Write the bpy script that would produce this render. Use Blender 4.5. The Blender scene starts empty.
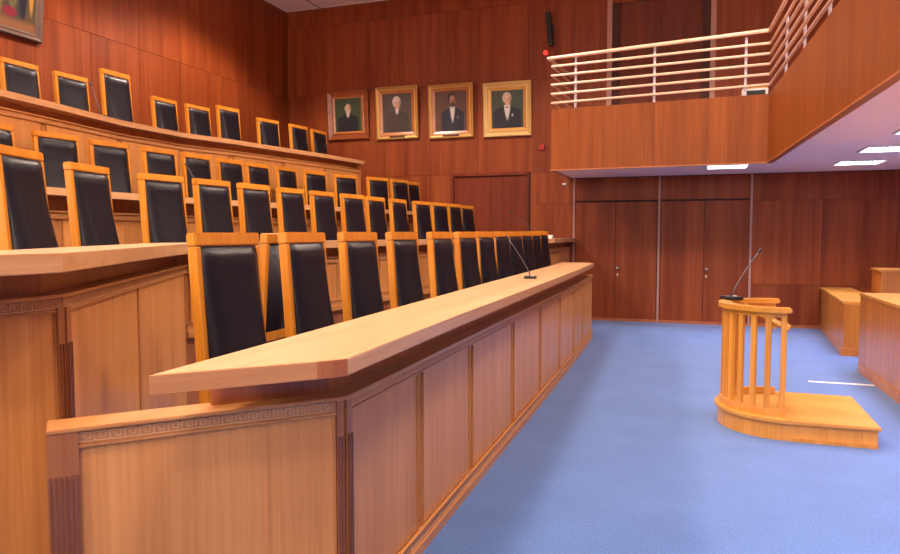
import bpy, bmesh, math, random
from mathutils import Vector, Matrix, noise
random.seed(7)
S = bpy.context.scene
C = S.collection
R = math.radians
MATS = {}

# ---------------------------------------------------------------- camera
F = 700.0; PITCH = math.atan(42.0/700.0); PSI = R(19.4035)
cam = bpy.data.objects.new('camera', bpy.data.cameras.new('camera'))
C.objects.link(cam)
cam.location = (0, 0, 1.6)
cam.rotation_euler = (math.pi/2-PITCH, 0, PSI)
cam.data.sensor_width = 36; cam.data.lens = 28.0
cam.data.clip_start = 0.05
S.camera = cam

# ---------------------------------------------------------------- world, exposure
w = bpy.data.worlds.new('world'); S.world = w; w.use_nodes = True
w.node_tree.nodes['Background'].inputs[0].default_value = (0.9, 0.85, 0.85, 1)
w.node_tree.nodes['Background'].inputs[1].default_value = 0.3
S.view_settings.view_transform = 'Standard'
S.view_settings.look = 'None'
S.view_settings.gamma = 1
S.view_settings.use_curve_mapping = False
S.view_settings.exposure = 0.24

# ---------------------------------------------------------------- lamps of the hall (recessed ceiling lights)
WARM = (1.0, 0.82, 0.67); COOL = (0.93, 0.85, 1.0)
def area(name, loc, sx, sy, power, col, rot=(0, 0, 0), spread=180):
    d = bpy.data.lights.new(name, 'AREA'); d.shape = 'RECTANGLE'; d.size = sx; d.size_y = sy
    d.energy = power; d.color = col; d.spread = R(spread)
    o = bpy.data.objects.new(name, d); o.location = loc; o.rotation_euler = rot; C.objects.link(o)
    return o
CEIL_LIGHTS = [(x, y) for x in (-6.5, -2.6, 0.3) for y in (-2.0, 1.0, 4.0, 7.0, 10.0)]
def spot(name, loc, power, col, size, blend, rad):
    d = bpy.data.lights.new(name, 'SPOT'); d.energy = power; d.color = col; d.spot_size = R(size); d.spot_blend = blend; d.shadow_soft_size = rad
    o = bpy.data.objects.new(name, d); o.location = loc; C.objects.link(o)
    return o
for x, y in CEIL_LIGHTS:
    spot('ceiling_lamp', (x, y, 6.28), 500*(1.35 if x < -6 else 1.0)*(1.35 if y > 9 else 1.0), WARM, 132, 0.3, 0.5)
SOFFIT_LIGHTS = [(x, y) for x in (0.42, 2.22, 4.02, 5.82) for y in (11.75, 10.0, 8.25, 6.65, 5.05, 3.45, 1.85, 0.25) if not (x < 1 and y < 11)]
for x, y in SOFFIT_LIGHTS:
    area('soffit_lamp', (x, y, 2.635), 0.5, 0.4, 19, COOL, spread=112)

FILL_XS = [-6.2, -3.1, 0.0, 3.1, 6.2]  # invented fill lamps behind the camera, put in to light upright surfaces
for x in FILL_XS:
    area('rear_fill_lamp', (x, -3.30, 3.3), 1.7, 2.6, 68, (1.0, 0.88, 0.78), rot=(math.pi/2-R(22), 0, 0), spread=130)

# ================================================================ helpers
def nodes_of(m):
    m.use_nodes = True; nt = m.node_tree
    return nt, nt.nodes, nt.links, nt.nodes['Principled BSDF']

def mat(name, col, rough=0.5, metal=0.0, coat=0.0, emit=None, es=0, spec=0.5):
    if name in MATS: return MATS[name]
    m = bpy.data.materials.new(name); nt, N, L, b = nodes_of(m)
    b.inputs['Base Color'].default_value = (*col, 1); b.inputs['Roughness'].default_value = rough
    b.inputs['Metallic'].default_value = metal; b.inputs['Coat Weight'].default_value = coat
    b.inputs['Specular IOR Level'].default_value = spec
    if emit:
        b.inputs['Emission Color'].default_value = (*emit, 1); b.inputs['Emission Strength'].default_value = es
    MATS[name] = m; return m

def wood(name, c_dark, c_mid, c_light, axis='Z', rough=0.35, coat=0.15, grain=1.0, var=0.10, fine=0.5, spec=0.5):
    """procedural veneer, grain running along one axis of the object's own space"""
    if name in MATS: return MATS[name]
    m = bpy.data.materials.new(name); nt, N, L, b = nodes_of(m)
    tc = N.new('ShaderNodeTexCoord'); oi = N.new('ShaderNodeObjectInfo')
    add = N.new('ShaderNodeVectorMath'); add.operation = 'MULTIPLY_ADD'
    comb = N.new('ShaderNodeCombineXYZ')
    for i in range(3): L.new(oi.outputs['Random'], comb.inputs[i])
    add.inputs[1].default_value = (37, 53, 71)
    L.new(comb.outputs[0], add.inputs[0]); L.new(tc.outputs['Object'], add.inputs[2])
    def nz(cross, along, detail, rough_):
        mp = N.new('ShaderNodeMapping')
        s = [cross]*3; s['XYZ'.index(axis)] = along
        mp.inputs['Scale'].default_value = s
        L.new(add.outputs[0], mp.inputs['Vector'])
        n = N.new('ShaderNodeTexNoise'); n.inputs['Scale'].default_value = 1.0
        n.inputs['Detail'].default_value = detail; n.inputs['Roughness'].default_value = rough_
        n.inputs['Distortion'].default_value = 0.35
        L.new(mp.outputs[0], n.inputs['Vector']); return n
    n1 = nz(9*grain, 0.45*grain, 3, 0.55); n2 = nz(60*grain, 1.3*grain, 4, 0.65)
    mx = N.new('ShaderNodeMix'); mx.data_type = 'FLOAT'; mx.inputs[0].default_value = fine
    L.new(n1.outputs['Fac'], mx.inputs[2]); L.new(n2.outputs['Fac'], mx.inputs[3])
    cr = N.new('ShaderNodeValToRGB')
    cr.color_ramp.elements[0].position = 0.33; cr.color_ramp.elements[0].color = (*c_dark, 1)
    cr.color_ramp.elements[1].position = 0.68; cr.color_ramp.elements[1].color = (*c_light, 1)
    e = cr.color_ramp.elements.new(0.5); e.color = (*c_mid, 1)
    L.new(mx.outputs[0], cr.inputs[0])
    mr = N.new('ShaderNodeMapRange'); mr.inputs[3].default_value = 1-var; mr.inputs[4].default_value = 1+var
    L.new(oi.outputs['Random'], mr.inputs[0])
    hs = N.new('ShaderNodeHueSaturation'); L.new(mr.outputs[0], hs.inputs['Value']); L.new(cr.outputs[0], hs.inputs['Color'])
    L.new(hs.outputs[0], b.inputs['Base Color'])
    b.inputs['Roughness'].default_value = rough; b.inputs['Coat Weight'].default_value = coat
    b.inputs['Coat Roughness'].default_value = 0.25; b.inputs['Specular IOR Level'].default_value = spec
    bp = N.new('ShaderNodeBump'); bp.inputs['Strength'].default_value = 0.04; bp.inputs['Distance'].default_value = 0.002
    L.new(n2.outputs['Fac'], bp.inputs['Height']); L.new(bp.outputs[0], b.inputs['Normal'])
    MATS[name] = m; return m

OAKP = dict(c_dark=(0.54, 0.212, 0.060), c_mid=(0.64, 0.265, 0.080), c_light=(0.73, 0.33, 0.11))
panel_m = wood('beech_panel', axis='Z', rough=0.36, coat=0.12, spec=0.4, **OAKP)
top_m = wood('worktop_wood', (0.55, 0.27, 0.12), (0.66, 0.355, 0.17), (0.74, 0.43, 0.23), axis='Y', rough=0.30, coat=0.3, var=0.04)
trim_m = wood('trim_wood', (0.46, 0.175, 0.05), (0.54, 0.225, 0.07), (0.61, 0.275, 0.095), axis='Y', rough=0.35, coat=0.2, var=0.06)
stile_m = wood('stile_wood', (0.44, 0.165, 0.045), (0.51, 0.21, 0.065), (0.58, 0.26, 0.09), axis='Z', rough=0.35, coat=0.2, var=0.06)
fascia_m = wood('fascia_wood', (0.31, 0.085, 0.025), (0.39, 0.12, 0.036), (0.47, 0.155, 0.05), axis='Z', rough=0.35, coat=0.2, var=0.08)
chair_m = wood('chair_wood', (0.52, 0.17, 0.014), (0.63, 0.235, 0.021), (0.73, 0.30, 0.034), axis='Z', rough=0.36, coat=0.15, var=0.08)
wall_m = wood('mahogany_panel', (0.160, 0.027, 0.007), (0.235, 0.046, 0.011), (0.32, 0.073, 0.017), axis='Z', rough=0.45, coat=0.0, grain=0.6, var=0.07, fine=0.36, spec=0.22)
gal_m = wood('gallery_panel', (0.165, 0.035, 0.005), (0.225, 0.052, 0.007), (0.30, 0.078, 0.011), axis='Z', rough=0.42, coat=0.0, spec=0.25, grain=0.75, var=0.08)
rail_m = wood('rail_wood', (0.62, 0.33, 0.22), (0.72, 0.42, 0.29), (0.80, 0.50, 0.36), axis='X', rough=0.35, coat=0.2, var=0.04)
podium_m = wood('podium_wood', (0.50, 0.19, 0.025), (0.62, 0.26, 0.04), (0.72, 0.33, 0.06), axis='Z', rough=0.3, coat=0.3, var=0.08)
podium_top_m = wood('podium_floor_wood', (0.52, 0.21, 0.035), (0.63, 0.28, 0.05), (0.72, 0.35, 0.08), axis='X', rough=0.3, coat=0.3, var=0.05)
bench_m = wood('side_bench_wood', (0.40, 0.115, 0.016), (0.50, 0.165, 0.022), (0.60, 0.22, 0.032), axis='Z', rough=0.32, coat=0.3, var=0.10)
seam_m = mat('dark_joint', (0.055, 0.014, 0.008), 0.8)
trimlight_m = mat('pale_cover_strip', (0.42, 0.20, 0.15), 0.45)
leather_m = None
def leather():
    m = bpy.data.materials.new('black_leather'); nt, N, L, b = nodes_of(m)
    b.inputs['Base Color'].default_value = (0.0075, 0.0055, 0.0105, 1); b.inputs['Roughness'].default_value = 0.36
    b.inputs['Specular IOR Level'].default_value = 0.27
    tc = N.new('ShaderNodeTexCoord'); n = N.new('ShaderNodeTexNoise'); n.inputs['Scale'].default_value = 14; n.inputs['Detail'].default_value = 5
    v = N.new('ShaderNodeTexVoronoi'); v.inputs['Scale'].default_value = 260
    L.new(tc.outputs['Object'], n.inputs['Vector']); L.new(tc.outputs['Object'], v.inputs['Vector'])
    mx = N.new('ShaderNodeMath'); mx.operation = 'MULTIPLY_ADD'; mx.inputs[1].default_value = 0.06
    L.new(v.outputs['Distance'], mx.inputs[0]); L.new(n.outputs['Fac'], mx.inputs[2])
    bp = N.new('ShaderNodeBump'); bp.inputs['Strength'].default_value = 0.22; bp.inputs['Distance'].default_value = 0.012
    L.new(mx.outputs[0], bp.inputs['Height']); L.new(bp.outputs[0], b.inputs['Normal'])
    return m
leather_m = leather()
def carpet():
    m = bpy.data.materials.new('blue_carpet'); nt, N, L, b = nodes_of(m)
    tc = N.new('ShaderNodeTexCoord')
    n = N.new('ShaderNodeTexNoise'); n.inputs['Scale'].default_value = 75; n.inputs['Detail'].default_value = 7; n.inputs['Roughness'].default_value = 0.8
    n2 = N.new('ShaderNodeTexNoise'); n2.inputs['Scale'].default_value = 2.2; n2.inputs['Detail'].default_value = 5
    L.new(tc.outputs['Object'], n.inputs['Vector']); L.new(tc.outputs['Object'], n2.inputs['Vector'])
    mx = N.new('ShaderNodeMix'); mx.data_type = 'FLOAT'; mx.inputs[0].default_value = 0.15
    L.new(n.outputs['Fac'], mx.inputs[2]); L.new(n2.outputs['Fac'], mx.inputs[3])
    cr = N.new('ShaderNodeValToRGB')
    cr.color_ramp.elements[0].position = 0.36; cr.color_ramp.elements[0].color = (0.022, 0.066, 0.205, 1)
    cr.color_ramp.elements[1].position = 0.64; cr.color_ramp.elements[1].color = (0.082, 0.175, 0.44, 1)
    L.new(mx.outputs[0], cr.inputs[0]); L.new(cr.outputs[0], b.inputs['Base Color'])
    b.inputs['Roughness'].default_value = 0.95; b.inputs['Specular IOR Level'].default_value = 0.15
    b.inputs['Sheen Weight'].default_value = 0.3
    bp = N.new('ShaderNodeBump'); bp.inputs['Strength'].default_value = 0.5; bp.inputs['Distance'].default_value = 0.004
    L.new(n.outputs['Fac'], bp.inputs['Height']); L.new(bp.outputs[0], b.inputs['Normal'])
    return m
carpet_m = carpet()
white_m = mat('painted_ceiling', (0.94, 0.80, 0.70), 0.8)
soffit_m = mat('painted_soffit', (0.92, 0.70, 0.64), 0.7)
black_m = mat('black_plastic', (0.012, 0.012, 0.016), 0.4)
grey_m = mat('grey_metal', (0.10, 0.09, 0.11), 0.45, 0.4)
steel_m = mat('brushed_steel_post', (0.62, 0.55, 0.62), 0.35, 0.6)
brass_m = mat('brass_knob', (0.75, 0.60, 0.42), 0.3, 0.8)
lamp_m = mat('lit_diffuser', (0.9, 0.9, 0.95), 0.5, emit=(0.93, 0.93, 1.0), es=5.0)
lampw_m = mat('lit_warm_diffuser', (0.9, 0.9, 0.9), 0.5, emit=(1.0, 0.9, 0.8), es=3.0)
whitep_m = mat('white_plastic', (0.75, 0.72, 0.70), 0.5)
yellow_m = mat('yellow_plastic', (0.75, 0.42, 0.05), 0.5)

def mk(name, bm, m, parent=None, smooth=False):
    bmesh.ops.recalc_face_normals(bm, faces=bm.faces)
    me = bpy.data.meshes.new(name); bm.to_mesh(me); bm.free()
    if m: me.materials.append(m)
    if smooth:
        for p in me.polygons: p.use_smooth = True
    o = bpy.data.objects.new(name, me); C.objects.link(o)
    if parent is not None: o.parent = parent
    return o
def tag(o, label=None, cat=None, group=None, kind=None):
    if label: o['label'] = label
    if cat: o['category'] = cat
    if group: o['group'] = group
    if kind: o['kind'] = kind
    return o
def empty(name, loc=(0, 0, 0), rz=0):
    o = bpy.data.objects.new(name, None); C.objects.link(o); o.location = loc; o.rotation_euler = (0, 0, rz)
    o.empty_display_size = 0.1
    return o
def box(bm, x0, x1, y0, y1, z0, z1, M=None):
    vs = [Vector(p) for p in ((x0,y0,z0),(x1,y0,z0),(x1,y1,z0),(x0,y1,z0),(x0,y0,z1),(x1,y0,z1),(x1,y1,z1),(x0,y1,z1))]
    if M: vs = [M @ v for v in vs]
    vs = [bm.verts.new(v) for v in vs]
    for f in ((3,2,1,0),(4,5,6,7),(0,1,5,4),(1,2,6,5),(2,3,7,6),(3,0,4,7)): bm.faces.new([vs[i] for i in f])
def boxes(name, lst, m, parent=None, M=None, bev=0):
    bm = bmesh.new()
    for b in lst: box(bm, *b, M=M)
    if bev: bmesh.ops.bevel(bm, geom=bm.edges[:], offset=bev, segments=1, affect='EDGES')
    return mk(name, bm, m, parent)
def prism(name, poly, z0, z1, m, parent=None, bev=0):
    bm = bmesh.new(); n = len(poly)
    a = [bm.verts.new((p[0], p[1], z0)) for p in poly]; b = [bm.verts.new((p[0], p[1], z1)) for p in poly]
    bm.faces.new(a[::-1]); bm.faces.new(b)
    for i in range(n): bm.faces.new((a[i], a[(i+1) % n], b[(i+1) % n], b[i]))
    if bev:
        es = [e for e in bm.edges if abs(e.verts[0].co.z-e.verts[1].co.z) < 1e-6]
        bmesh.ops.bevel(bm, geom=es, offset=bev, segments=2, affect='EDGES')
    return mk(name, bm, m, parent)
def V2(p): return Vector((p[0], p[1]))
def off(poly, o):
    """offset an open polyline to its right-hand side (towards the middle of the hall)"""
    P = [V2(p) for p in poly]; out = []
    for i, p in enumerate(P):
        ns = []
        if i > 0: t = (p-P[i-1]).normalized(); ns.append(Vector((t.y, -t.x)))
        if i < len(P)-1: t = (P[i+1]-p).normalized(); ns.append(Vector((t.y, -t.x)))
        if len(ns) == 1: out.append(p+ns[0]*o)
        else:
            b = (ns[0]+ns[1]).normalized(); out.append(p+b*(o/max(0.3, b.dot(ns[0]))))
    return out
def sweep(name, poly, o0, o1, z0, z1, m, parent=None, bev=0):
    A = off(poly, o0); B = off(poly, o1)
    return prism(name, [tuple(p) for p in B]+[tuple(p) for p in A[::-1]], z0, z1, m, parent, bev)
def tube(bm, pts, r, seg=8, caps=True):
    pts = [Vector(p) for p in pts]; rings = []
    up = Vector((0, 0, 1))
    for i, p in enumerate(pts):
        t = (pts[min(i+1, len(pts)-1)]-pts[max(i-1, 0)]).normalized()
        a = t.cross(up)
        if a.length < 1e-3: a = t.cross(Vector((1, 0, 0)))
        a.normalize(); b = t.cross(a).normalized()
        rr = r[i] if isinstance(r, (list, tuple)) else r
        rings.append([bm.verts.new(p+(a*math.cos(2*math.pi*k/seg)+b*math.sin(2*math.pi*k/seg))*rr) for k in range(seg)])
    for i in range(len(rings)-1):
        for k in range(seg):
            bm.faces.new((rings[i][k], rings[i][(k+1) % seg], rings[i+1][(k+1) % seg], rings[i+1][k]))
    if caps: bm.faces.new(rings[0]); bm.faces.new(rings[-1][::-1])
def tubes(name, lst, r, m, parent=None, seg=8, smooth=True):
    bm = bmesh.new()
    for pts in lst: tube(bm, pts, r, seg)
    return mk(name, bm, m, parent, smooth)
def segM(p, q):
    """matrix: x along p->q, y outward (right hand side), z up"""
    t = (V2(q)-V2(p)).normalized()
    M = Matrix(((t.x, t.y, 0, p[0]), (t.y, -t.x, 0, p[1]), (0, 0, 1, 0), (0, 0, 0, 1)))
    return M, (V2(q)-V2(p)).length

# ================================================================ room shell
BW = 13.3; LWX = -8.4; RWX = 8.4; NW = -3.5; CZ = 6.37
tag(boxes('floor', [(LWX, RWX, NW, BW, -0.1, 0)], carpet_m), 'flat blue carpeted floor of the hall', kind='structure')
ceil = tag(boxes('ceiling', [(LWX, RWX, NW, BW, CZ, CZ+0.1)], white_m), 'plain pale ceiling', kind='structure')
boxes('joint', [(-7.60, -7.56, NW, BW, CZ-0.004, CZ)], mat('ceiling_joint', (0.35, 0.22, 0.16), 0.8), ceil)
boxes('joint', [(-6.1, -6.07, NW, BW, CZ-0.004, CZ)], MATS['ceiling_joint'], ceil)

def wall(name, backing, panels, place, m=wall_m):
    """a wall slab with proud veneered panels; place(u0,u1,z0,z1) gives the box of one panel"""
    w_ = tag(boxes(name, [backing], seam_m), None, kind='structure')
    for (u0, u1, z0, z1) in panels:
        g = 0.0028
        boxes('panel', [place(u0+g, u1-g, z0+g, z1-g)], m, w_)
    return w_
def grid(us, zs): return [(us[i], us[i+1], zs[j], zs[j+1]) for i in range(len(us)-1) for j in range(len(zs)-1)]
# back wall
pb = []
US = [-8.39, -8.1, -7.1, -6.1, -5.1, -4.1, -3.1, -2.22]
UT = [-8.39, -7.55, -6.66, -5.77, -4.93, -4.1, -3.1, -2.22, -1.6]
pb += grid(US, [2.80, 4.56])
pb += grid([-8.39, -8.1, -7.1, -6.1, -5.1, -4.66], [0.0, 2.80]) + grid([-3.04, -2.22], [0, 2.2, 2.80])
pb += grid(UT, [4.56, 6.0, 6.37])
pb += grid([-2.22, -1.6], [2.95, 4.56])
pb += grid([0.22, 1.3, 2.4, 3.5, 4.6, 5.7, 6.8, 8.39], [2.95, 4.56, 6.0, 6.37])
pb += grid([-1.6, -0.7, 0.22], [5.82, 6.37])
pb += grid([-2.18, -1.41, -0.68], [2.24, 2.66]) + grid([-0.63, 0.11, 0.86], [2.24, 2.66])
pb += grid([0.91, 2.0, 3.1, 4.2, 5.3, 6.4, 7.5, 8.39], [0.0, 0.74, 2.2, 2.66])
bw = wall('wall_back', (LWX-0.2, RWX+0.2, BW+0.012, BW+0.25, 0, CZ), pb, lambda a, b, c, d: (a, b, BW, BW+0.02, c, d))
bw['label'] = 'dark reddish wood panelled wall carrying the four portraits'
# recessed bay on the gallery level
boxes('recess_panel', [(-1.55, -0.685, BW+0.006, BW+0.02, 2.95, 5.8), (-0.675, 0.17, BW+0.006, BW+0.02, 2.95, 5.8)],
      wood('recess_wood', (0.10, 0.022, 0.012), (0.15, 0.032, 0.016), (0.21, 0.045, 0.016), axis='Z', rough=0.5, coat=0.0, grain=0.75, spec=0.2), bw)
for i, (x, z0, z1) in enumerate(((-1.58, 2.95, 6.3), (0.20, 2.95, 6.3), (-2.2, 0, 2.66), (-0.655, 0, 2.66), (0.885, 0, 2.66))):
    boxes('cover_strip', [(x-0.02 if i > 1 else x-0.045, x+0.02 if i > 1 else x+0.045, BW-0.02, BW+0.01, z0, z1)], trimlight_m, bw)
boxes('recess_jamb', [(-1.53, -1.40, BW-0.035, BW+0.01, 2.95, 5.8), (0.03, 0.155, BW-0.03, BW+0.01, 2.95, 5.8)], seam_m, bw)
# doors
def door(name, x0, x1, z0, z1, m, label, knob=True, frame=None):
    d = tag(boxes(name, [(x0, x1, BW-0.004, BW+0.012, z0, z1)], seam_m), label, kind='structure')
    xm = (x0+x1)/2
    for a, b in ((x0+0.012, xm-0.006), (xm+0.006, x1-0.012)):
        leaf = boxes('door_leaf', [(a, b, BW-0.012, BW+0.002, z0+0.01, z1-0.014)], m, d)
    if frame:
        boxes('door_frame', [(x0-0.06, x0, BW-0.05, BW+0.01, z0, z1+0.06), (x1, x1+0.03, BW-0.03, BW+0.01, z0, z1+0.06), (x0, x1, BW-0.05, BW+0.01, z1, z1+0.06)], frame, d)
    if knob:
        kx = xm+0.05
        bm = bmesh.new(); tube(bm, [(kx, BW-0.012, 0.99), (kx, BW-0.03, 0.99), (kx, BW-0.05, 0.99), (kx, BW-0.085, 0.99)], [0.03, 0.012, 0.026, 0.022], 12)
        mk('door_knob', bm, brass_m, leaf, True)
        boxes('keyhole_plate', [(kx-0.012, kx+0.012, BW-0.016, BW-0.011, 0.84, 0.885)], brass_m, leaf)
    return d
door('door_1', -2.18, -0.68, 0.0, 2.22, wall_m, 'flush double door left of the two under the gallery')
door('door_2', -0.63, 0.865, 0.0, 2.22, wall_m, 'flush double door behind the witness stand under the gallery')
darkdoor_m = wood('dark_door_wood', (0.125, 0.020, 0.007), (0.17, 0.029, 0.010), (0.225, 0.042, 0.014), axis='Z', rough=0.5, coat=0.0, grain=0.6, var=0.05, spec=0.2)
door('door_3', -4.6, -3.1, 0.0, 2.76, darkdoor_m, 'darker red framed double door below the portraits', knob=False, frame=darkdoor_m)
tag(boxes('baseboard_back', [(-2.18, RWX, BW-0.018, BW+0.0, 0, 0.05)], fascia_m), None, kind='structure')
# left wall
ys = [NW]+[y for y in (-0.6, 0.4, 1.4, 2.4, 3.4, 4.35, 5.3, 6.2, 7.15, 8.06, 9.01, 9.95, 10.9, 11.85, 12.75)]+[BW]
wall('wall_left', (LWX-0.25, LWX-0.012, NW, BW, 0, CZ), grid(ys, [0.0, 2.2, 4.54, 6.37]), lambda a, b, c, d: (LWX-0.02, LWX, a, b, c, d))['label'] = 'tall wood panelled wall behind the top row of chairs'
# right wall and near wall (outside the frame)
ys2 = [NW+i*1.68 for i in range(11)]
wall('wall_right', (RWX+0.012, RWX+0.25, NW, BW, 0, CZ), grid(ys2, [0, 2.6, 4.5, 6.37]), lambda a, b, c, d: (RWX, RWX+0.02, a, b, c, d))
wall('wall_front', (LWX-0.2, RWX+0.2, NW-0.25, NW-0.012, 0, CZ), grid([LWX+i*1.4 for i in range(13)], [0, 2.2, 4.5, 6.37]), lambda a, b, c, d: (a, b, NW-0.02, NW, c, d))

# added glowing panels, unseen behind the camera, to brighten upright faces
glow_m = mat('fill_panel_glow', (0.8, 0.8, 0.8), 0.4, emit=(1.0, 0.92, 0.84), es=1.2)
for i, x in enumerate(FILL_XS):
    wn = tag(boxes('window_%d' % (i+1), [(x-0.85, x+0.85, NW, NW+0.02, 2.0, 4.6)], glow_m), kind='structure')
    boxes('window_frame', [(x-0.92, x+0.92, NW, NW+0.06, 1.93, 2.0), (x-0.92, x+0.92, NW, NW+0.06, 4.6, 4.67), (x-0.92, x-0.85, NW, NW+0.06, 2.0, 4.6), (x+0.85, x+0.92, NW, NW+0.06, 2.0, 4.6), (x-0.02, x+0.02, NW, NW+0.05, 2.0, 4.6)], stile_m, wn)

# ceiling light fittings (outside the frame, they carry the hall's lamps)
for i, (x, y) in enumerate(CEIL_LIGHTS):
    if i >= 0:
        t = empty('ceiling_light', (x, y, CZ)); tag(t, 'square recessed ceiling light above the hall', 'light', 'hall ceiling lights')
        boxes('frame', [(-0.62, 0.62, -0.62, -0.56, -0.05, 0), (-0.62, 0.62, 0.56, 0.62, -0.05, 0), (-0.62, -0.56, -0.56, 0.56, -0.05, 0), (0.56, 0.62, -0.56, 0.56, -0.05, 0)], whitep_m, t)
        boxes('diffuser', [(-0.56, 0.56, -0.56, 0.56, -0.03, -0.01)], lampw_m, t)

# ================================================================ tiers
P1Z, P2Z, P3Z, P4Z = 0.22, 0.88, 1.36, 2.33
R1 = [(-1.95, 1.65), (-1.285, 2.385), (-1.345, 4.6), (-1.40, 7.0), (-1.47, 9.3), (-1.535, 10.98), (-1.95, 11.45)]
R2 = [(-2.33, -2.0), (-2.33, 2.05), (-3.74, 4.42), (-3.66, 5.6), (-3.60, 7.6), (-3.42, 9.6), (-2.32, 11.45), (-2.28, 13.26)]
R3 = [(-4.75, 1.2), (-5.0, 4.4), (-5.0, 5.9), (-4.88, 7.0), (-4.75, 8.2), (-4.62, 9.4), (-4.42, 10.4), (-4.50, 11.1)]
R4 = [(-5.95, 2.2), (-6.10, 4.2), (-6.28, 5.39), (-6.50, 6.6), (-6.50, 7.65), (-6.30, 8.45), (-6.12, 9.5), (-5.95, 10.5), (-5.84, 11.62)]
def platform(line, z0, z1, near, far, lab, inset=-0.09):
    L_ = off(line, inset)
    poly = [tuple(p) for p in L_]+[(LWX+0.01, far), (LWX+0.01, near)]
    tag(prism('platform', poly, z0, z1, carpet_m), lab, kind='structure')
platform(R1[1:-1], 0.0, P1Z, 2.3, 11.1, 'lowest raised tier behind the front counter')
platform(R2, P1Z, P2Z, -2.0, 13.26, 'second raised tier')
platform(R3+[(-4.62, 13.2)], P2Z, P3Z, 1.2, 13.26, 'third raised tier')
platform(R4, P3Z, P4Z, 2.2, 12.2, 'top raised tier along the left wall')

rail2_m = wood('frieze_wood', (0.46, 0.19, 0.065), (0.54, 0.235, 0.085), (0.62, 0.29, 0.115), axis='Y', rough=0.4, coat=0.1, var=0.04)
def meander(bm, M, L_, zb, h, o):
    """Greek key relief along one straight segment"""
    n = max(1, int(L_/(h*1.5))); p = L_/n; t = h*0.15; d = 0.004
    def bar(u0, v0, u1, v1, i):
        u0, u1 = sorted((u0, u1)); v0, v1 = sorted((v0, v1))
        box(bm, i*p+u0*p-t/2, i*p+u1*p+t/2, o, o+d, zb+v0*h-t/2, zb+v1*h+t/2, M)
    for i in range(n):
        bar(0.05, 0, 0.05, 1, i); bar(0.05, 1, 0.78, 1, i); bar(0.78, 0.3, 0.78, 1, i)
        bar(0.40, 0.3, 0.78, 0.3, i); bar(0.40, 0.3, 0.40, 0.65, i); bar(0.05, 0, 1.05, 0, i)

def desk(name, label, line, cuts, zb, zcap, ztop, thick, over, back, cat='counter', frieze=(), bfrieze=(), top_poly=None, zbs=None, bevel=0.004, bottom=True, band=None):
    t = empty(name, (0, 0, 0)); tag(t, label, cat)
    # top board
    if top_poly: prism('worktop', top_poly, ztop-thick, ztop, top_m, t, bevel)
    else: sweep('worktop', line, -back, over, ztop-thick, ztop, top_m, t, bevel)
    # recessed band under the top
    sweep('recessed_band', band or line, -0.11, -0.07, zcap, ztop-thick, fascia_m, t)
    sweep('cap_moulding', line, -0.12, 0.028, zcap-0.014, zcap, trim_m, t, 0.003)
    for i in range(len(line)-1):
        z0 = zb if zbs is None else zbs[i]
        M, L_ = segM(line[i], line[i+1])
        boxes('carcass', [(0, L_, -0.05, -0.001, z0, zcap-0.014)], stile_m, t, M)
        boxes('top_rail', [(0, L_, -0.001, 0.012, zcap-0.068, zcap-0.014)], rail2_m, t, M)
        boxes('bead', [(0, L_, 0.010, 0.020, zcap-0.068, zcap-0.060)], trim_m, t, M)
        if bottom:
            boxes('base_rail', [(0, L_, -0.001, 0.022, z0+0.05, z0+0.105), (0, L_, 0.0, 0.034, z0, z0+0.05)], trim_m, t, M)
            boxes('bead', [(0, L_, 0.020, 0.030, z0+0.105, z0+0.114)], trim_m, t, M)
        if i in frieze:
            bm = bmesh.new(); meander(bm, M, L_, zcap-0.052, 0.030, 0.011); mk('greek_key_frieze', bm, top_m, t)
        if i in bfrieze:
            bm = bmesh.new(); meander(bm, M, L_, z0+0.062, 0.030, 0.021); mk('greek_key_frieze', bm, top_m, t)
        cs = [0]+list(cuts[i])+[L_]
        for k in range(len(cs)-1):
            a, b = cs[k]+(0.018 if k else 0.045), cs[k+1]-(0.018 if k < len(cs)-2 else 0.03)
            pb_ = z0+0.114 if bottom else z0
            pn_ = boxes('panel', [(a, b, -0.001, 0.006, pb_, zcap-0.068)], panel_m, t, M)
            for e in (a, b-0.008): boxes('panel_edging', [(e, e+0.008, 0.004, 0.013, pb_, zcap-0.068)], stile_m, pn_, M)
        for k in range(1, len(cs)-1):
            boxes('stile', [(cs[k]-0.016, cs[k]+0.016, -0.001, 0.014, z0+0.0, zcap-0.068)], stile_m, t, M)
    return t
def cuts_from_Y(line, Ys):
    out = []
    for p, q in zip(line, line[1:]):
        l = (V2(q)-V2(p)).length; c = []
        for y in Ys:
            if min(p[1], q[1])+0.06 < y < max(p[1], q[1])-0.06: c.append((y-p[1])/(q[1]-p[1])*l)
        out.append(sorted(c))
    return out
def merge_line(line, Ys): return line

# --- front counter: straight runs between the panel joints so each joint stands at a corner
def on_line(line, y):
    for p, q in zip(line, line[1:]):
        if p[1] <= y <= q[1]: s = (y-p[1])/(q[1]-p[1]); return (p[0]+(q[0]-p[0])*s, y)
Y1 = [3.23, 4.15, 5.33, 6.48, 7.65, 8.77, 9.72]
L1 = [R1[0], R1[1]]+[on_line(R1, y) for y in Y1]+[R1[-2], R1[-1]]
top1 = [(-1.56, 1.68), (-1.19, 2.065), (-1.13, 2.14), (-1.185, 3.4), (-1.25, 5.4), (-1.32, 7.4), (-1.40, 9.4), (-1.47, 10.75), (-1.62, 10.9), (-1.98, 10.9),
        (-1.90, 9.4), (-1.82, 7.4), (-1.73, 5.4), (-1.64, 3.4), (-1.575, 2.1)]
d1 = desk('front_counter', 'long pale wood front counter with greek key border beside the blue carpet', L1, [[] for _ in L1[1:]], 0.0, 0.98, 1.175, 0.062, 0.15, 0.4,
          frieze=range(len(L1)-1), bfrieze=range(1, len(L1)-2), top_poly=top1, band=[(-1.60, 2.036)]+L1[1:])
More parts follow.
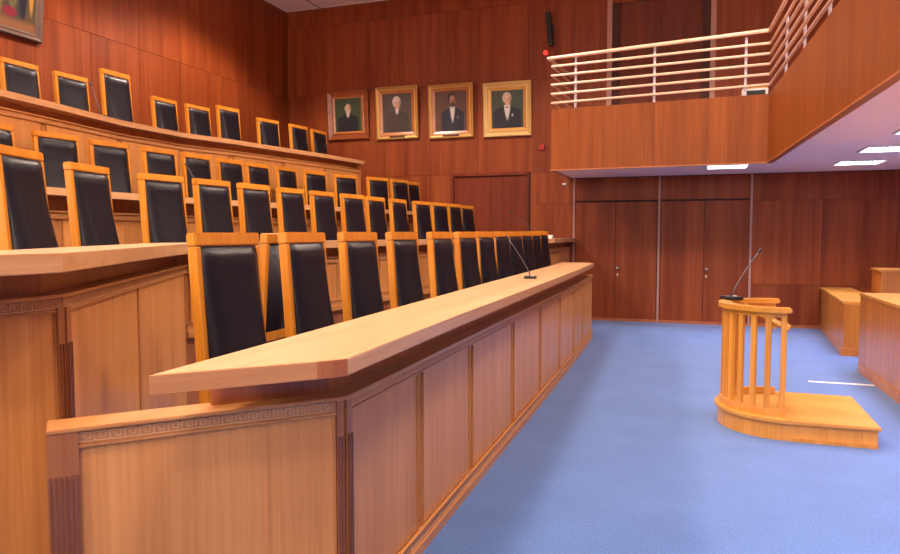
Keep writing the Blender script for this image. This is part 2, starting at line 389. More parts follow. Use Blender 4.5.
# edge strip of the slanting near end and its darker corner block
edge_m = wood('edge_strip_wood', (0.44, 0.17, 0.06), (0.52, 0.22, 0.085), (0.60, 0.28, 0.115), axis='X', rough=0.35, coat=0.2, var=0.04)
def edge_strip(name, p, q, m):
    M, L_ = segM(p, q); bm = bmesh.new(); box(bm, 0.0, L_, -0.004, 0.004, -0.060, -0.0015)
    t = (V2(q)-V2(p)).normalized()
    o = mk(name, bm, m, d1)
    o.matrix_basis = Matrix(((t.x, -t.y, 0, p[0]), (t.y, t.x, 0, p[1]), (0, 0, 1, 1.175), (0, 0, 0, 1)))
edge_strip('edge_strip', (-1.56, 1.68), (-1.20, 2.0546), edge_m)
edge_strip('corner_block', (-1.20, 2.0546), (-1.19, 2.065), fascia_m)
edge_strip('corner_block', (-1.19, 2.065), (-1.13, 2.14), fascia_m)
# corner posts: fluted pilasters
post_m = wood('corner_post_wood', (0.27, 0.085, 0.028), (0.34, 0.115, 0.038), (0.41, 0.15, 0.05), axis='Z', var=0.05)
groove_m = wood('fluting_wood', (0.16, 0.045, 0.02), (0.21, 0.06, 0.026), (0.26, 0.08, 0.033), axis='Z', var=0.05)
def pilaster(p, q, u, wdt, zb, zt, parent, o=0.0):
    M, L_ = segM(p, q)
    boxes('pilaster', [(u, u+wdt, o, o+0.024, zb, zt)], post_m, parent, M)
    n = max(2, int(wdt/0.014))
    ff = [(u+wdt*(k+0.25)/n, u+wdt*(k+0.75)/n, o+0.024, o+0.030, zb+0.02, zt-0.14) for k in range(n)]
    boxes('fluting', ff, groove_m, parent, M)
pilaster(L1[0], L1[1], 0.0, 0.09, 0.0, 0.966, d1)
M_, l_ = segM(L1[0], L1[1]); pilaster(L1[0], L1[1], l_-0.028, 0.03, 0.0, 0.966, d1)
pilaster(L1[1], L1[2], 0.0, 0.045, 0.0, 0.966, d1)
# side return box below the worktop's near end
# --- second counter
o2 = [tuple(p) for p in off(R2, 0.12)]; i2 = [tuple(p) for p in off(R2, -0.26)]
top2 = [(-2.05, -2.0), (-2.05, 1.82)]+o2[2:]+i2[::-1]
d2 = desk('second_counter', 'second tier counter bending round behind the front row of chairs', R2, [[0.9, 1.9, 2.9], [1.24], [0.8], [1.05], [1.0], [1.1], [0.9]], 0.0, 1.372, 1.538, 0.068, 0.12, 0.26, top_poly=top2,
          frieze=range(len(R2)-1), zbs=[0.0, 0.0, 0.80, 0.80, 0.80, P1Z, 0.0])
pilaster(R2[1], R2[2], 0.0, 0.05, P1Z, 1.32, d2); pilaster(R2[0], R2[1], 4.02, 0.03, 0.0, 1.32, d2)
for i in (2, 3, 4):   # riser below the counter
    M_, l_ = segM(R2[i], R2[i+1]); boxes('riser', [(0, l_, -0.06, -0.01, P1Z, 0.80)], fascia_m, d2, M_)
# --- third counter
d3 = desk('third_counter', 'third tier counter seen between the second row chair backs', R3, [[0.8, 1.6, 2.4], [0.75], [0.55], [0.6], [0.6], [0.5], []], P3Z-0.3, 1.80, 1.98, 0.06, 0.14, 0.40)
for i in range(len(R3)-1):
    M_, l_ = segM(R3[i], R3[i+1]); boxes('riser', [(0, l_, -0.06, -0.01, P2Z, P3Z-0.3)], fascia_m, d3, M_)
# --- top balustrade
Y4 = [5.39, 6.6, 7.65, 8.45, 9.5, 10.5]
d4 = desk('top_counter', 'long pale panelled counter of the top tier with overhanging rail', R4, [[1.0], [], [], [], [], [], [], []], P3Z, 2.80, 2.945, 0.062, 0.10, 0.34)
boxes('end_panel', [(-0.34, 0.0, -0.0, 0.03, P3Z, 2.88)], panel_m, d4, Matrix.Translation((R4[-1][0], R4[-1][1]-0.0, 0)))

# ================================================================ chairs
def chair_proto():
    """high-backed chair facing +X; the back plane is at x=0"""
    t = empty('high_back_chair')
    RK = R(4.5)                              # rake of the back
    Mr = Matrix.Translation((0, 0, 0.42)) @ Matrix.Rotation(-RK, 4, 'Y') @ Matrix.Translation((0, 0, -0.42))
    H = 1.253; W = 0.235
    for s in (-1, 1):
        bm = bmesh.new()
        y0, y1 = sorted((s*W, s*(W-0.036)))
        box(bm, -0.035, 0.018, y0, y1, 0.40, H-0.06, Mr)
        bmesh.ops.bevel(bm, geom=bm.edges[:], offset=0.004, segments=1, affect='EDGES')
        mk('back_post', bm, chair_m, t)
        bm = bmesh.new(); box(bm, -0.03, 0.025, y0+0.002, y1-0.002, 0, 0.42); mk('leg', bm, chair_m, t)
        bm = bmesh.new(); box(bm, 0.40, 0.445, y0, y1, 0, 0.42)
        bmesh.ops.bevel(bm, geom=bm.edges[:], offset=0.003, segments=1, affect='EDGES'); mk('leg', bm, chair_m, t)
        bm = bmesh.new(); box(bm, 0.02, 0.40, y0+0.01*(s > 0), y1-0.01*(s < 0), 0.33, 0.40); mk('seat_rail', bm, chair_m, t)
    bm = bmesh.new(); box(bm, -0.038, 0.021, -W-0.002, W+0.002, H-0.058, H, Mr)
    bmesh.ops.bevel(bm, geom=bm.edges[:], offset=0.006, segments=2, affect='EDGES'); mk('top_rail', bm, chair_m, t)
    bm = bmesh.new(); box(bm, -0.03, 0.028, -W+0.045, W-0.045, 0.60, 0.655, Mr); mk('lower_rail', bm, chair_m, t)
    bm = bmesh.new(); box(bm, 0.40, 0.44, -W+0.045, W-0.045, 0.33, 0.40); mk('seat_rail', bm, chair_m, t)
    # padded back: front profile swells towards the seat
    bm = bmesh.new(); w_ = W-0.034
    prof = []
    for i in range(15):
        f = i/14; z = H-0.059-f*(H-0.059-0.50)
        d = 0.030+0.085*(f**1.7)
        if i == 0: d = 0.006
        if i == 1: d = 0.033
        prof.append((z, d))
    rows = []
    for z, d in prof:
        r_ = []
        for k in range(9):
            y = -w_+2*w_*k/8
            e = 1-abs(2*k/8-1)**7
            r_.append(bm.verts.new(Mr @ Vector((0.012+max(0.0, d)*(0.42+0.58*e) if k in (0, 8) else 0.012+d*(0.72+0.28*e), y, z))))
        rows.append(r_)
    back = [[bm.verts.new(Mr @ Vector((-0.024, y, z))) for y in (-w_, w_)] for z in (prof[0][0], 0.655)]
    for a, b in zip(rows, rows[1:]):
        for k in range(8): bm.faces.new((a[k], a[k+1], b[k+1], b[k]))
    # sides / rear
    bm.faces.new((back[0][0], back[0][1], back[1][1], back[1][0]))
    bm.faces.new([r_[0] for r_ in rows]+[back[1][0], back[0][0]])
    bm.faces.new([r_[8] for r_ in rows][::-1]+[back[0][1], back[1][1]])
    bm.faces.new([back[0][0]]+rows[0]+[back[0][1]])
    o = mk('back_pad', bm, leather_m, t, True)
    bm = bmesh.new(); box(bm, 0.03, 0.46, -W+0.01, W-0.01, 0.40, 0.485)
    bmesh.ops.bevel(bm, geom=bm.edges[:], offset=0.022, segments=3, affect='EDGES'); mk('seat', bm, leather_m, t, True)
    return t
for o_ in (): pass
proto = chair_proto(); used = [False]
KIDS = list(proto.children)
ORD = ['first', 'second', 'third', 'fourth', 'fifth', 'sixth', 'seventh', 'eighth', 'ninth', 'tenth', 'eleventh', 'twelfth', 'thirteenth', 'fourteenth', 'fifteenth']
def place_chair(x, y, z, yaw, label, group, sz=1.0):
    if not used[0]: r = proto; used[0] = True
    else:
        r = proto.copy(); C.objects.link(r)
        for ch in KIDS:
            c = ch.copy(); C.objects.link(c); c.parent = r
    x += 0.062*math.cos(R(yaw)); y += 0.066*math.sin(R(yaw))      # the raked top lies that far behind the seat
    r.location = (x, y, z); r.rotation_euler = (0, 0, R(yaw)); r.scale = (1, 1, sz)
    tag(r, label, 'chair', group); return r
ROW1 = [(-2.20, 2.91, -3), (-2.20, 3.64, 2), (-2.20, 4.36, -2), (-2.20, 5.13, -3), (-2.20, 6.00, -4), (-2.20, 6.74, -5), (-2.20, 7.40, -6),
        (-2.20, 8.07, -7), (-2.20, 8.69, -9), (-2.20, 9.33, -8), (-2.21, 9.88, -10), (-2.22, 10.47, -10)]
ROW2 = [(-3.94, 3.21, 20), (-4.36, 4.13, 12), (-4.47, 5.03, -6), (-4.42, 5.65, -4), (-4.38, 6.27, -4), (-4.38, 6.97, -4), (-4.33, 7.60, -5), (-4.27, 8.27, -8),
        (-4.26, 8.94, -6), (-4.20, 9.60, -5), (-4.12, 10.35, -10), (-4.04, 10.93, -12), (-3.96, 11.46, -8), (-3.96, 12.14, -12)]
ROW3 = [(-5.98, 4.59, 2), (-6.03, 5.33, -6), (-6.03, 6.00, -8), (-5.96, 6.67, -6), (-5.94, 7.29, -4), (-5.92, 7.93, -5), (-5.90, 8.53, -6), (-5.83, 9.16, -4),
        (-5.74, 9.84, -16), (-5.60, 10.60, -24), (-5.32, 11.27, -24), (-5.15, 11.84, -17), (-5.16, 12.46, -10)]
ROW4 = [(-7.35, 6.04, 0), (-7.35, 6.74, -2), (-7.35, 7.45, -2), (-7.35, 8.35, -2), (-7.28, 8.99, -6), (-7.18, 9.60, -8), (-6.99, 10.43, -14), (-6.85, 11.18, -8), (-6.82, 11.85, -4)]
for i, (x, y, a) in enumerate(ROW1):
    z = P1Z; CS = 1.112        # the front row chairs stand on the lowest, tallest-legged tier
    lab = 'large high-backed oak chair nearest the camera behind the front counter' if i == 0 else 'high-backed oak and black leather chair, %s from the left facing out behind the front counter' % ORD[i]
    place_chair(x, y, z, a, lab, 'front row of high-backed chairs', CS+0.0035*i)
place_chair(-2.70, 4.17, P1Z, 182, 'oak chair turned to face away, seen between the first two front counter chairs', 'front row of high-backed chairs', 1.112)
for i, (x, y, a) in enumerate(ROW2):
    place_chair(x, y, P2Z, a, 'high-backed oak and black leather chair, %s from the left in the second row' % ORD[i], 'second row of high-backed chairs')
for i, (x, y, a) in enumerate(ROW3):
    place_chair(x, y, P3Z, a, 'high-backed oak and dark leather chair, %s from the left in the third row' % ORD[i], 'third row of high-backed chairs')
for i, (x, y, a) in enumerate(ROW4):
    sz = 1.15 if i == 2 else (1.06 if i == 5 else 1.0)
    lab = 'taller oak chair rising above its neighbours along the top counter' if i == 2 else 'oak and dark leather chair, %s from the left along the panelled wall' % ORD[i]
    place_chair(x, y, P4Z, a, lab, 'top row of high-backed chairs', sz)

# ================================================================ gallery
GZ0, GZ1 = 2.67, 3.665
gA, gB, gC_, gD = (-2.3, 11.58), (0.97, 11.38), (1.24, 5.44), (1.56, -3.45)
gal = tag(prism('gallery', [gA, gB, gC_, gD, (RWX, -3.45), (RWX, BW), (-2.3, BW)], GZ0, 2.95, soffit_m), 'gallery with reddish wood panelled front and pale underside on the right', kind='structure')
gf = gal
def gal_face(p, q, cuts):
    M, L_ = segM(p, q)
    M2 = M
    boxes('carcass', [(0, L_, -0.06, 0.0, GZ0-0.004, GZ1-0.01)], seam_m, gf, M2)
    cs = [0]+cuts+[L_]
    for a, b in zip(cs, cs[1:]): boxes('panel', [(a+0.0015, b-0.0015, -0.002, 0.016, GZ0+0.006, GZ1)], gal_m, gf, M2)
    boxes('edge_trim', [(0, L_, -0.06, 0.02, GZ0-0.012, GZ0+0.006)], fascia_m, gf, M2)
gal_face(gA, gB, [0.28, 0.84, 1.64, 2.43])
gal_face(gB, gC_, [0.95, 1.9, 2.85, 3.8, 4.75])
gal_face(gC_, gD, [0.95, 1.9, 2.9, 3.9, 4.9, 5.9])
gal_face((-2.3, BW-0.01), gA, [0.85])
# railing
rl = empty('gallery_railing'); tag(rl, 'six-bar pale wooden railing on steel posts along the gallery', 'railing')
rz = [3.80, 3.95, 4.10, 4.25, 4.40]; topz = 4.555
rA, rB, rC, rD, rE = (-2.32, 11.66), (0.97, 11.46), (1.26, 5.44), (1.60, -3.4), (-2.24, BW-0.03)
rA2, rB2, rC2, rD2, rE2 = (-2.38, 11.64), (0.95, 11.44), (1.24, 5.44), (1.58, -3.4), (-2.26, BW-0.03)
for z in rz:
    bm = bmesh.new(); tube(bm, [(*rE, z), (*rA, z-0.02), (*rB, z+0.02), (*rC, z+0.02), (*rD, z)], 0.021, 10); mk('rail', bm, rail_m, rl, False)
bm = bmesh.new(); tube(bm, [(*rE2, topz), (*rA2, topz-0.045), (*rB2, topz+0.045), (*rC2, topz+0.045), (*rD2, topz)], 0.03, 12); mk('handrail', bm, rail_m, rl, False)
def post(x, y, dx=0, dy=0):
    boxes('post', [(x-0.018, x+0.018, y+0.03, y+0.06, GZ1-0.2, topz-0.01)], steel_m, rl)
for x, y in ((-1.93, 11.65), (-0.68, 11.57), (0.64, 11.49)): post(x, y)
for k in range(9):
    y = 10.6-k*1.3
    x = 1.01+(11.46-y)*(0.27/6.02)
    boxes('post', [(x+0.03, x+0.06, y-0.018, y+0.018, GZ1-0.2, topz-0.01)], steel_m, rl)
# small equipment behind the bars
pr = empty('gallery_device', (0.82, 11.66, GZ1+0.01)); tag(pr, 'small black and white device with yellow lid resting on the gallery corner', 'device')
boxes('shell', [(-0.22, 0.14, -0.1, 0.1, 0.0, 0.12)], whitep_m, pr, bev=0.008)
boxes('lid', [(-0.2, 0.13, -0.09, 0.09, 0.12, 0.145)], yellow_m, pr)
boxes('dark_opening', [(-0.17, 0.10, -0.106, -0.1, 0.02, 0.09)], black_m, pr)
# soffit lights
for i, (x, y) in enumerate(SOFFIT_LIGHTS):
    t = empty('soffit_light', (x, y, GZ0))
    tag(t, {(0.42, 11.75): 'louvred soffit light nearest the gallery corner, leftmost of three', (2.22, 11.75): 'louvred soffit light near the back wall, right of the first',
            (2.22, 10.0): 'louvred soffit light at the right edge, nearer the camera'}.get((x, y), 'louvred soffit light under the far side of the gallery'), 'light', 'louvred soffit lights')
    boxes('frame', [(-0.31, 0.31, -0.31, -0.285, -0.02, 0), (-0.31, 0.31, 0.285, 0.31, -0.02, 0), (-0.31, -0.285, -0.285, 0.285, -0.02, 0), (0.285, 0.31, -0.285, 0.285, -0.02, 0)], whitep_m, t)
    boxes('diffuser', [(-0.285, 0.285, -0.285, 0.285, -0.008, -0.002)], lamp_m, t)
    boxes('louvre', [(-0.285+0.07*k, -0.281+0.07*k, -0.285, 0.285, -0.02, -0.008) for k in range(1, 8)], whitep_m, t)

# ================================================================ witness stand
ws = empty('witness_stand', (0.72, 6.45, 0)); tag(ws, 'round-fronted wooden witness stand with baluster rail on blue carpet', 'podium')
def dpoly(r, xr, n=24, yr=None):
    pts = [(r*math.cos(a), r*math.sin(a)) for a in [math.pi/2+math.pi*k/n for k in range(n+1)]]
    return pts+[(xr, -r), (xr, r)]
prism('platform_base', dpoly(0.525, 0.585), 0.0, 0.14, podium_m, ws)
prism('platform_top', dpoly(0.55, 0.605), 0.14, 0.165, podium_top_m, ws, 0.004)
boxes('base_trim', [(0.0, 0.59, -0.535, -0.525, 0.0, 0.03)], podium_m, ws)
def arc_strip(name, r0, r1, z0, z1, ext, m, n=28, bev=0.004):
    SX = -0.06
    A = [(ext, r1)]+[(r1*math.cos(a), r1*math.sin(a)) for a in [math.pi/2+math.pi*k/n for k in range(n+1)]]+[(ext, -r1)]
    B = [(ext, r0)]+[(r0*math.cos(a), r0*math.sin(a)) for a in [math.pi/2+math.pi*k/n for k in range(n+1)]]+[(ext, -r0)]
    return prism(name, [(p[0]+SX, p[1]) for p in A+B[::-1]], z0, z1, m, ws, bev)
arc_strip('kick_rail', 0.40, 0.45, 0.165, 0.225, 0.0+0.03, podium_m)
arc_strip('sub_rail', 0.405, 0.445, 0.955, 0.99, 0.02, podium_m)
arc_strip('handrail', 0.375, 0.475, 0.99, 1.03, 0.05, podium_m, bev=0.008)
nb = 13
for k in range(3, nb):
    a = math.pi/2+math.pi*k/(nb-1)
    Mb = Matrix.Translation((0.425*math.cos(a)-0.06, 0.425*math.sin(a), 0)) @ Matrix.Rotation(a, 4, 'Z')
    boxes('baluster', [(-0.017, 0.017, -0.021, 0.021, 0.22, 0.96)], podium_m, ws, Mb, bev=0.003)
Ml = Matrix.Translation((-0.15, 0.10, 0.90)) @ Matrix.Rotation(R(28), 4, 'Y')
boxes('book_rest', [(-0.18, 0.18, -0.22, 0.22, -0.01, 0.012)], podium_m, ws, Ml, bev=0.003)
boxes('book_stop', [(0.165, 0.18, -0.22, 0.22, 0.012, 0.04)], podium_m, ws, Ml)
boxes('rest_bracket', [(-0.20, -0.16, -0.2, 0.2, -0.05, -0.01), (0.05, 0.09, -0.2, 0.2, -0.05, -0.01)], podium_m, ws, Ml)

def mic(loc, tip, label, scale=1.0, rz=0):
    t = empty('microphone', loc, rz); tag(t, label, 'microphone')
    tl = Matrix.Rotation(-rz, 3, 'Z') @ Vector(tip)
    bm = bmesh.new(); s = scale
    vs = []
    box(bm, -0.055*s, 0.055*s, -0.07*s, 0.07*s, 0, 0.022*s)
    bmesh.ops.bevel(bm, geom=bm.edges[:], offset=0.006*s, segments=2, affect='EDGES')
    bs_ = mk('base', bm, black_m, t)
    boxes('button', [(0.01*s, 0.03*s, -0.012*s, 0.012*s, 0.022*s, 0.028*s)], whitep_m, bs_)
    pts = [Vector((0, 0, 0.02*s))]
    for k in range(1, 9):
        f = k/8; pts.append(Vector((tl.x*f**1.25, tl.y*f**1.25, 0.02*s+(tl.z-0.02*s)*f)))
    bm = bmesh.new(); tube(bm, pts, 0.0045*s, 8); gn_ = mk('gooseneck', bm, grey_m, t, True)
    e = pts[-1]; d = (pts[-1]-pts[-2]).normalized()
    bm = bmesh.new(); tube(bm, [e-d*0.01, e, e+d*0.03, e+d*0.04], [0.006, 0.011, 0.011, 0.005], 10); mk('capsule', bm, black_m, gn_, True)
    return t
mic((-1.53, 6.71, 1.175), (-0.21, -0.07, 0.39), 'black gooseneck microphone standing on the front counter', 1.1, R(10))
mic((0.30, 6.66, 1.03), (0.22, 0.10, 0.42), 'black gooseneck microphone on the witness stand rail', 1.3, R(20))
mic((-6.45, 6.30, 2.945), (-0.10, -0.02, 0.36), 'microphone on the top counter beside the taller chair', 1.0)
mic((-4.95, 6.15, 1.98), (-0.10, -0.10, 0.34), 'microphone on the third tier counter behind the second row', 1.0)
mic((-2.45, 11.35, 1.5385), (-0.35, -0.45, 0.42), 'microphone at the far end of the second tier counter', 1.0)
wb = empty('white_box', (-2.34, 11.62, 1.5385)); tag(wb, 'small white box on the far end of the second counter', 'box')
boxes('body', [(-0.07, 0.07, -0.07, 0.07, 0, 0.05)], whitep_m, wb, bev=0.006); boxes('lid', [(-0.072, 0.072, -0.072, 0.072, 0.05, 0.062)], whitep_m, wb)

# ================================================================ benches on the right
def side_bench(name, label, line, depth, z1, boards, near_end=True):
    """panelled bench: left face along 'line' (towards -X), body to the right"""
    t = empty(name); tag(t, label, 'bench')
    A = line; B = [(p[0]+depth, p[1]) for p in line]
    prism('body', [(p[0]+0.02, p[1]) for p in A]+[(p[0]-0.02, p[1]) for p in B[::-1]], 0.0, z1-0.035, bench_m, t)
    prism('top_board', [(p[0]-0.02, p[1]) for p in A]+[(p[0], p[1]) for p in B[::-1]], z1-0.035, z1, podium_top_m, t, 0.004)
    for p, q in zip(A, A[1:]):
        L_ = (V2(q)-V2(p)).length; tt = (V2(q)-V2(p)).normalized()
        M = Matrix(((tt.x, -tt.y, 0, p[0]+0.02), (tt.y, tt.x, 0, p[1]), (0, 0, 1, 0), (0, 0, 0, 1)))
        n = max(1, round(L_/boards))
        for k in range(n): boxes('board', [(k*L_/n+0.002, (k+1)*L_/n-0.002, -0.0, 0.02, 0.10, z1-0.036)], bench_m, t, M)
        boxes('plinth', [(0, L_, 0, 0.03, 0, 0.10)], bench_m, t, M)
    return t
b1 = side_bench('side_bench', 'low orange wood bench against the back wall on the right', [(1.86, 10.45), (1.95, 12.2), (2.0, 13.26)], 0.46, 0.72, 0.35)
boxes('end_board', [(1.86, 2.32, 10.43, 10.45, 0.10, 0.684)], bench_m, b1); boxes('end_plinth', [(1.83, 2.32, 10.415, 10.45, 0, 0.10)], bench_m, b1)
b2 = side_bench('judges_bench', 'long reddish wood bench at the right edge of the picture', [(1.86, 3.0), (1.87, 5.4), (1.85, 7.6), (1.82, 9.28)], 0.75, 0.93, 0.3)
boxes('end_board', [(1.82, 2.57, 9.28, 9.30, 0.0, 0.894)], bench_m, b2)
cb = empty('side_cabinet', (2.46, 11.9, 0)); tag(cb, 'taller orange wood cabinet behind the low bench', 'cabinet')
boxes('body', [(0.21, 1.2, 0.01, 0.6, 0, 1.06)], bench_m, cb); boxes('top_board', [(0.19, 1.22, -0.01, 0.62, 1.06, 1.09)], podium_top_m, cb)
boxes('front_board', [(0.21+0.33*k, 0.535+0.33*k, -0.008, 0.01, 0.02, 1.05) for k in range(3)], bench_m, cb)
cb.location.x = 2.38; 
mic((2.03, 7.85, 0.93), (0.30, -0.05, 0.35), 'black microphone on the long bench at the right edge', 1.2, R(20))
tag(boxes('cable_cover', [(1.18, 1.81, 8.42, 8.47, 0.0, 0.006)], whitep_m, bev=0.002), 'thin white strip lying across the carpet by the bench', 'cable cover')

# ================================================================ speaker and alarm lamps on the back wall
sp = empty('wall_speaker', (-2.64, BW, 5.12)); tag(sp, 'slim black column loudspeaker on the back wall', 'speaker')
Msp = Matrix.Rotation(R(6), 4, 'X') @ Matrix.Rotation(R(-5), 4, 'Y')
boxes('cabinet', [(-0.045, 0.045, -0.16, -0.05, 0.02, 0.64)], black_m, sp, Msp, bev=0.01)
boxes('grille', [(-0.035, 0.035, -0.166, -0.16, 0.05, 0.61)], mat('speaker_grille', (0.02, 0.02, 0.02), 0.8), sp, Msp)
boxes('bracket', [(-0.03, 0.03, -0.06, -0.001, 0.25, 0.4)], black_m, sp)
al = empty('alarm_lamp', (-2.76, BW-0.0, 5.03)); tag(al, 'red glowing alarm lamp below the loudspeaker', 'lamp')
bm = bmesh.new(); tube(bm, [(0, -0.001, 0), (0, -0.03, 0)], 0.055, 16); mk('base', bm, mat('red_base', (0.4, 0.02, 0.02), 0.4), al)
bm = bmesh.new(); tube(bm, [(0, -0.03, 0), (0, -0.07, 0), (0, -0.09, 0)], [0.042, 0.036, 0.012], 16); mk('lens', bm, mat('red_lens', (0.8, 0.02, 0.02), 0.3, emit=(1.0, 0.04, 0.03), es=1.6), al, True)
cp = empty('alarm_button', (-2.82, BW, 3.27)); tag(cp, 'small red alarm button on the back wall beside the gallery', 'alarm')
boxes('box', [(-0.05, 0.05, -0.04, -0.001, -0.05, 0.05)], mat('red_plastic', (0.5, 0.02, 0.02), 0.4), cp, bev=0.006)
bm = bmesh.new(); tube(bm, [(0, -0.04, 0), (0, -0.05, 0)], 0.022, 12); mk('button', bm, mat('dark_red', (0.2, 0.01, 0.01), 0.4), cp)
tag(boxes('wall_sensor', [(-2.42, -2.35, BW-0.03, BW, 2.54, 2.58)], whitep_m, bev=0.006), 'tiny white sensor on the wall under the gallery end', 'sensor')

# ================================================================ paintings
paint_m = bpy.data.materials.new('oil_paint')
nt, N, L, b = nodes_of(paint_m)
at = N.new('ShaderNodeVertexColor'); at.layer_name = 'paint'; L.new(at.outputs['Color'], b.inputs['Base Color'])
b.inputs['Roughness'].default_value = 0.45
def canvas(fn, wdt, hgt, parent, nx=56, ny=72):
    """flat painted picture: x right, z up, front towards -Y"""
    me = bpy.data.meshes.new('canvas')
    vs = [((i/nx-0.5)*wdt, 0, (j/ny)*hgt) for j in range(ny+1) for i in range(nx+1)]
    fs = [(j*(nx+1)+i, j*(nx+1)+i+1, (j+1)*(nx+1)+i+1, (j+1)*(nx+1)+i) for j in range(ny) for i in range(nx)]
    me.from_pydata(vs, [], fs); me.materials.append(paint_m)
    ca = me.color_attributes.new('paint', 'FLOAT_COLOR', 'POINT')
    for j in range(ny+1):
        for i in range(nx+1):
            c = fn(i/nx, j/ny); ca.data[j*(nx+1)+i].color = (c[0], c[1], c[2], 1)
    o = bpy.data.objects.new('canvas', me); C.objects.link(o); o.parent = parent; return o
def sm(a, b, x):
    t = min(1, max(0, (x-a)/(b-a))); return t*t*(3-2*t)
def mixc(a, b, f): return tuple(a[k]+(b[k]-a[k])*f for k in range(3))
def ell(u, v, cx, cy, rx, ry, soft=0.12):
    d = math.sqrt(((u-cx)/rx)**2+((v-cy)/ry)**2); return 1-sm(1-soft, 1+soft, d)
def portrait(bg1, bg2, coat, hair, skin, hx, hy, beard, shirt, bow, full_hair, coatw=0.40, seed=0, lapel=None):
    def fn(u, v):
        n = noise.noise(Vector((u*5+seed, v*5, seed)))*0.5+0.5
        c = mixc(bg1, bg2, min(1, max(0, 0.2+0.7*u*0.6+0.5*n)))
        # shoulders and torso
        sh = hy-0.235
        half = coatw*sm(0.0, 1.0, (sh+0.10-v)/0.22+0.15) if v < sh+0.10 else 0
        if v < sh+0.1:
            body = 1-sm(half-0.03, half+0.03, abs(u-hx))
            cc = mixc(coat, (coat[0]*1.9+0.01, coat[1]*1.9+0.01, coat[2]*1.9+0.012), 0.5*n*sm(-0.3, 0.3, hx-u))
            c = mixc(c, cc, body)
        # neck
        c = mixc(c, mixc(skin, (0.1, 0.03, 0.02), 0.4), ell(u, v, hx, hy-0.14, 0.07, 0.09))
        # shirt front wedge
        if shirt:
            sw = shirt*(0.35+0.65*sm(hy-0.55, hy-0.18, v))
            if v < hy-0.14: c = mixc(c, (0.62, 0.58, 0.55), (1-sm(sw-0.015, sw+0.015, abs(u-hx)))*sm(hy-0.60 if shirt > 0.05 else hy-0.30, hy-0.40 if shirt > 0.05 else hy-0.22, v))
        if bow: c = mixc(c, bow, ell(u, v, hx, hy-0.20, 0.055, 0.022))
        if lapel: c = mixc(c, lapel, ell(u, v, hx+0.16, hy-0.42, 0.03, 0.035))
        # head
        if full_hair: c = mixc(c, hair, ell(u, v, hx-0.01, hy+0.045, 0.135, 0.145))
        else: c = mixc(c, hair, ell(u, v, hx-0.005, hy+0.0, 0.125, 0.10))
        fx = hx+0.008
        c = mixc(c, skin, ell(u, v, fx, hy, 0.10, 0.135))
        c = mixc(c, mixc(skin, (0.9, 0.75, 0.6), 0.35), ell(u, v, fx-0.02, hy+0.06, 0.05, 0.04, 0.5)*0.8)
        c = mixc(c, mixc(skin, (0.06, 0.02, 0.015), 0.55), ell(u, v, fx+0.085, hy-0.02, 0.035, 0.11, 0.6)*0.7)
        for s in (-1, 1):
            c = mixc(c, (0.05, 0.025, 0.02), ell(u, v, fx+s*0.038, hy+0.02, 0.020, 0.010, 0.4)*0.8)
            c = mixc(c, hair, ell(u, v, fx+s*0.038, hy+0.042, 0.028, 0.007, 0.5)*0.7)
        c = mixc(c, mixc(skin, (0.2, 0.05, 0.03), 0.45), ell(u, v, fx+0.010, hy-0.018, 0.012, 0.030, 0.5)*0.7)
        c = mixc(c, (0.28, 0.07, 0.05), ell(u, v, fx, hy-0.068, 0.030, 0.008, 0.5)*0.8)
        if beard: c = mixc(c, beard, ell(u, v, fx, hy-0.105, 0.075, 0.065, 0.3)*0.9)
        return c
    return fn
def mitred(bm, wdt, hgt, prof):
    """picture frame: profile points (inset from the outer edge, depth towards the viewer)"""
    rings = []
    for ins, dp in prof:
        x = wdt/2-ins; z0 = ins; z1 = hgt-ins
        rings.append([bm.verts.new(p) for p in ((-x, -dp, z0), (x, -dp, z0), (x, -dp, z1), (-x, -dp, z1))])
    for a, b_ in zip(rings, rings[1:]):
        for k in range(4): bm.faces.new((a[k], a[(k+1) % 4], b_[(k+1) % 4], b_[k]))
def picture(label, xc, z0, wdt, hgt, m_out, m_in, fw, slipw, fn, plaque=None, tilt=4.0, rz=0, loc=None):
    t = empty('portrait', loc or (xc+0.055, BW-0.012, z0-0.035), rz); tag(t, label, 'painting')
    t.rotation_euler = (R(tilt), 0, rz)
    bm = bmesh.new(); mitred(bm, wdt, hgt, [(0, 0.0), (0, 0.045), (0.015, 0.055), (fw*0.45, 0.042), (fw*0.8, 0.03), (fw, 0.036), (fw, 0.0)]); mk('frame', bm, m_out, t)
    bm = bmesh.new(); mitred(bm, wdt-2*fw, hgt-2*fw, [(0, 0.034), (slipw*0.3, 0.03), (slipw, 0.016), (slipw, 0.0)]); o = mk('inner_frame', bm, m_in, t); o.location = (0, 0, fw)
    k = fw+slipw
    c = canvas(fn, wdt-2*k+0.004, hgt-2*k+0.004, t, *((130, 130) if wdt > 1.2 else (56, 72))); c.location = (0, -0.012, k-0.002)
    boxes('backing', [(-wdt/2+0.01, wdt/2-0.01, -0.006, 0.0, 0.01, hgt-0.01)], seam_m, t)
    if plaque: boxes('name_plate', [(-plaque, plaque, -0.046, -0.038, fw*0.35, fw*0.35+0.045)], mat('plate_brass', (0.12, 0.06, 0.04), 0.4, 0.5), t)
    return t
redwood_f = wood('red_frame_wood', (0.22, 0.045, 0.012), (0.30, 0.07, 0.018), (0.36, 0.10, 0.025), axis='X', rough=0.25, coat=0.4)
gold_f = mat('gilt_frame', (0.62, 0.33, 0.09), 0.35, 0.35)
gold_l = mat('pale_gilt_frame', (0.66, 0.42, 0.15), 0.42, 0.2)
orange_f = wood('orange_frame_wood', (0.36, 0.11, 0.025), (0.45, 0.155, 0.035), (0.52, 0.2, 0.05), axis='X', rough=0.25, coat=0.4)
SK = (0.62, 0.36, 0.22)
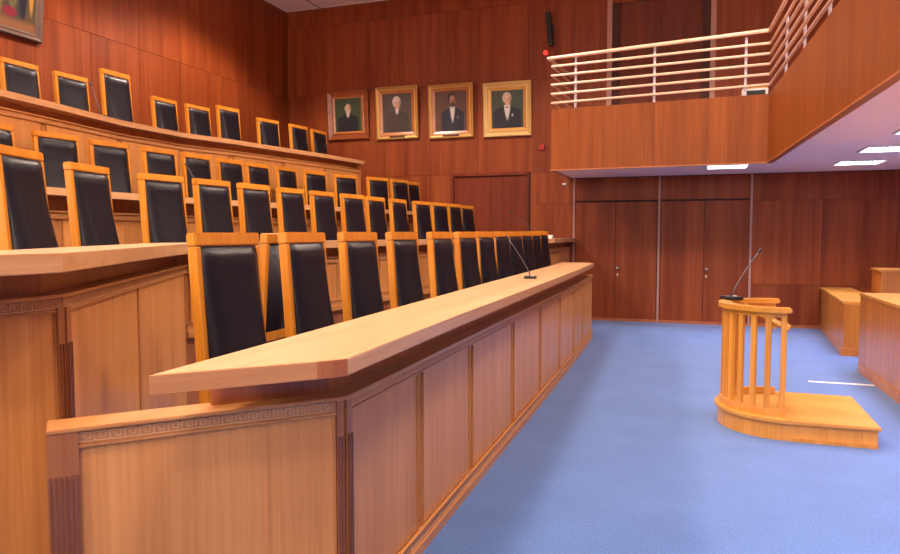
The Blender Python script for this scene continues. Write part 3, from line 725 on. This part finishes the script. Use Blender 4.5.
picture('portrait of a bearded elder in black, red-brown frame, leftmost painting', -6.97, 3.63, 0.94, 1.01, redwood_f, orange_f, 0.125, 0.045,
        portrait((0.05, 0.055, 0.025), (0.035, 0.065, 0.03), (0.008, 0.009, 0.014), (0.35, 0.28, 0.22), SK, 0.49, 0.70, (0.55, 0.47, 0.40), 0.04, None, False, 0.40, 1))
picture('portrait of a white-haired person in brown coat, second painting from left', -5.86, 3.59, 0.92, 1.05, gold_f, orange_f, 0.075, 0.065,
        portrait((0.09, 0.045, 0.035), (0.07, 0.055, 0.042), (0.045, 0.028, 0.025), (0.62, 0.55, 0.50), SK, 0.50, 0.74, None, 0.045, None, True, 0.40, 4), 0.17)
picture('portrait of a dark-haired person in black suit and white shirt, third painting', -4.70, 3.56, 0.93, 1.05, gold_f, orange_f, 0.075, 0.06,
        portrait((0.14, 0.06, 0.035), (0.10, 0.045, 0.03), (0.012, 0.012, 0.025), (0.02, 0.012, 0.01), (0.33, 0.14, 0.08), 0.55, 0.76, (0.05, 0.025, 0.02), 0.075, None, True, 0.36, 9, (0.16, 0.12, 0.13)), 0.17)
picture('portrait of a grey-haired person in tailcoat, gilt frame, rightmost painting', -3.55, 3.54, 0.95, 1.03, gold_l, gold_f, 0.10, 0.06,
        portrait((0.10, 0.075, 0.04), (0.015, 0.05, 0.03), (0.008, 0.008, 0.016), (0.55, 0.46, 0.36), SK, 0.50, 0.76, None, 0.095, (0.30, 0.04, 0.08), True, 0.44, 14, (0.45, 0.4, 0.45)))
def icon(u, v):
    n = noise.noise(Vector((u*7, v*9, 2.0)))*0.5+0.5
    c = mixc((0.02, 0.03, 0.025), (0.10, 0.06, 0.03), n)
    c = mixc(c, (0.42, 0.19, 0.03), ell(u, v, 0.955, 0.62, 0.035, 0.47, 0.12))
    c = mixc(c, (0.010, 0.010, 0.028), ell(u, v, 0.865, 0.5, 0.052, 0.42, 0.12))
    for (cx_, cy_, rx, ry, col) in ((0.76, 0.45, 0.05, 0.33, (0.16, 0.13, 0.06)), (0.6, 0.42, 0.07, 0.34, (0.30, 0.17, 0.05)), (0.45, 0.38, 0.10, 0.30, (0.03, 0.07, 0.06)), (0.28, 0.45, 0.13, 0.40, (0.28, 0.10, 0.04)), (0.12, 0.4, 0.1, 0.35, (0.06, 0.05, 0.10)), (0.6, 0.85, 0.08, 0.08, (0.45, 0.28, 0.16)), (0.28, 0.88, 0.08, 0.08, (0.45, 0.28, 0.16)), (0.8, 0.86, 0.07, 0.07, (0.40, 0.25, 0.15))):
        c = mixc(c, mixc(col, (0.02, 0.02, 0.02), 0.5*abs(math.sin(u*60+n*8))), ell(u, v, cx_, cy_, rx, ry, 0.15))
    c = mixc(c, (0.20, 0.012, 0.03), ell(u, v, 0.73, 0.13, 0.075, 0.045, 0.3))
    c = mixc(c, (0.24, 0.10, 0.04), sm(-0.11, -0.04, -v)*0.9)
    return c
grey_f = mat('dark_silver_frame', (0.20, 0.13, 0.10), 0.3, 0.5)
picture('large dark framed figure painting hanging high on the left wall', 0, 0, 1.55, 1.7, grey_f, grey_f, 0.07, 0.03, icon, None, 5.0, R(90), (LWX+0.012, 6.44, 4.17))
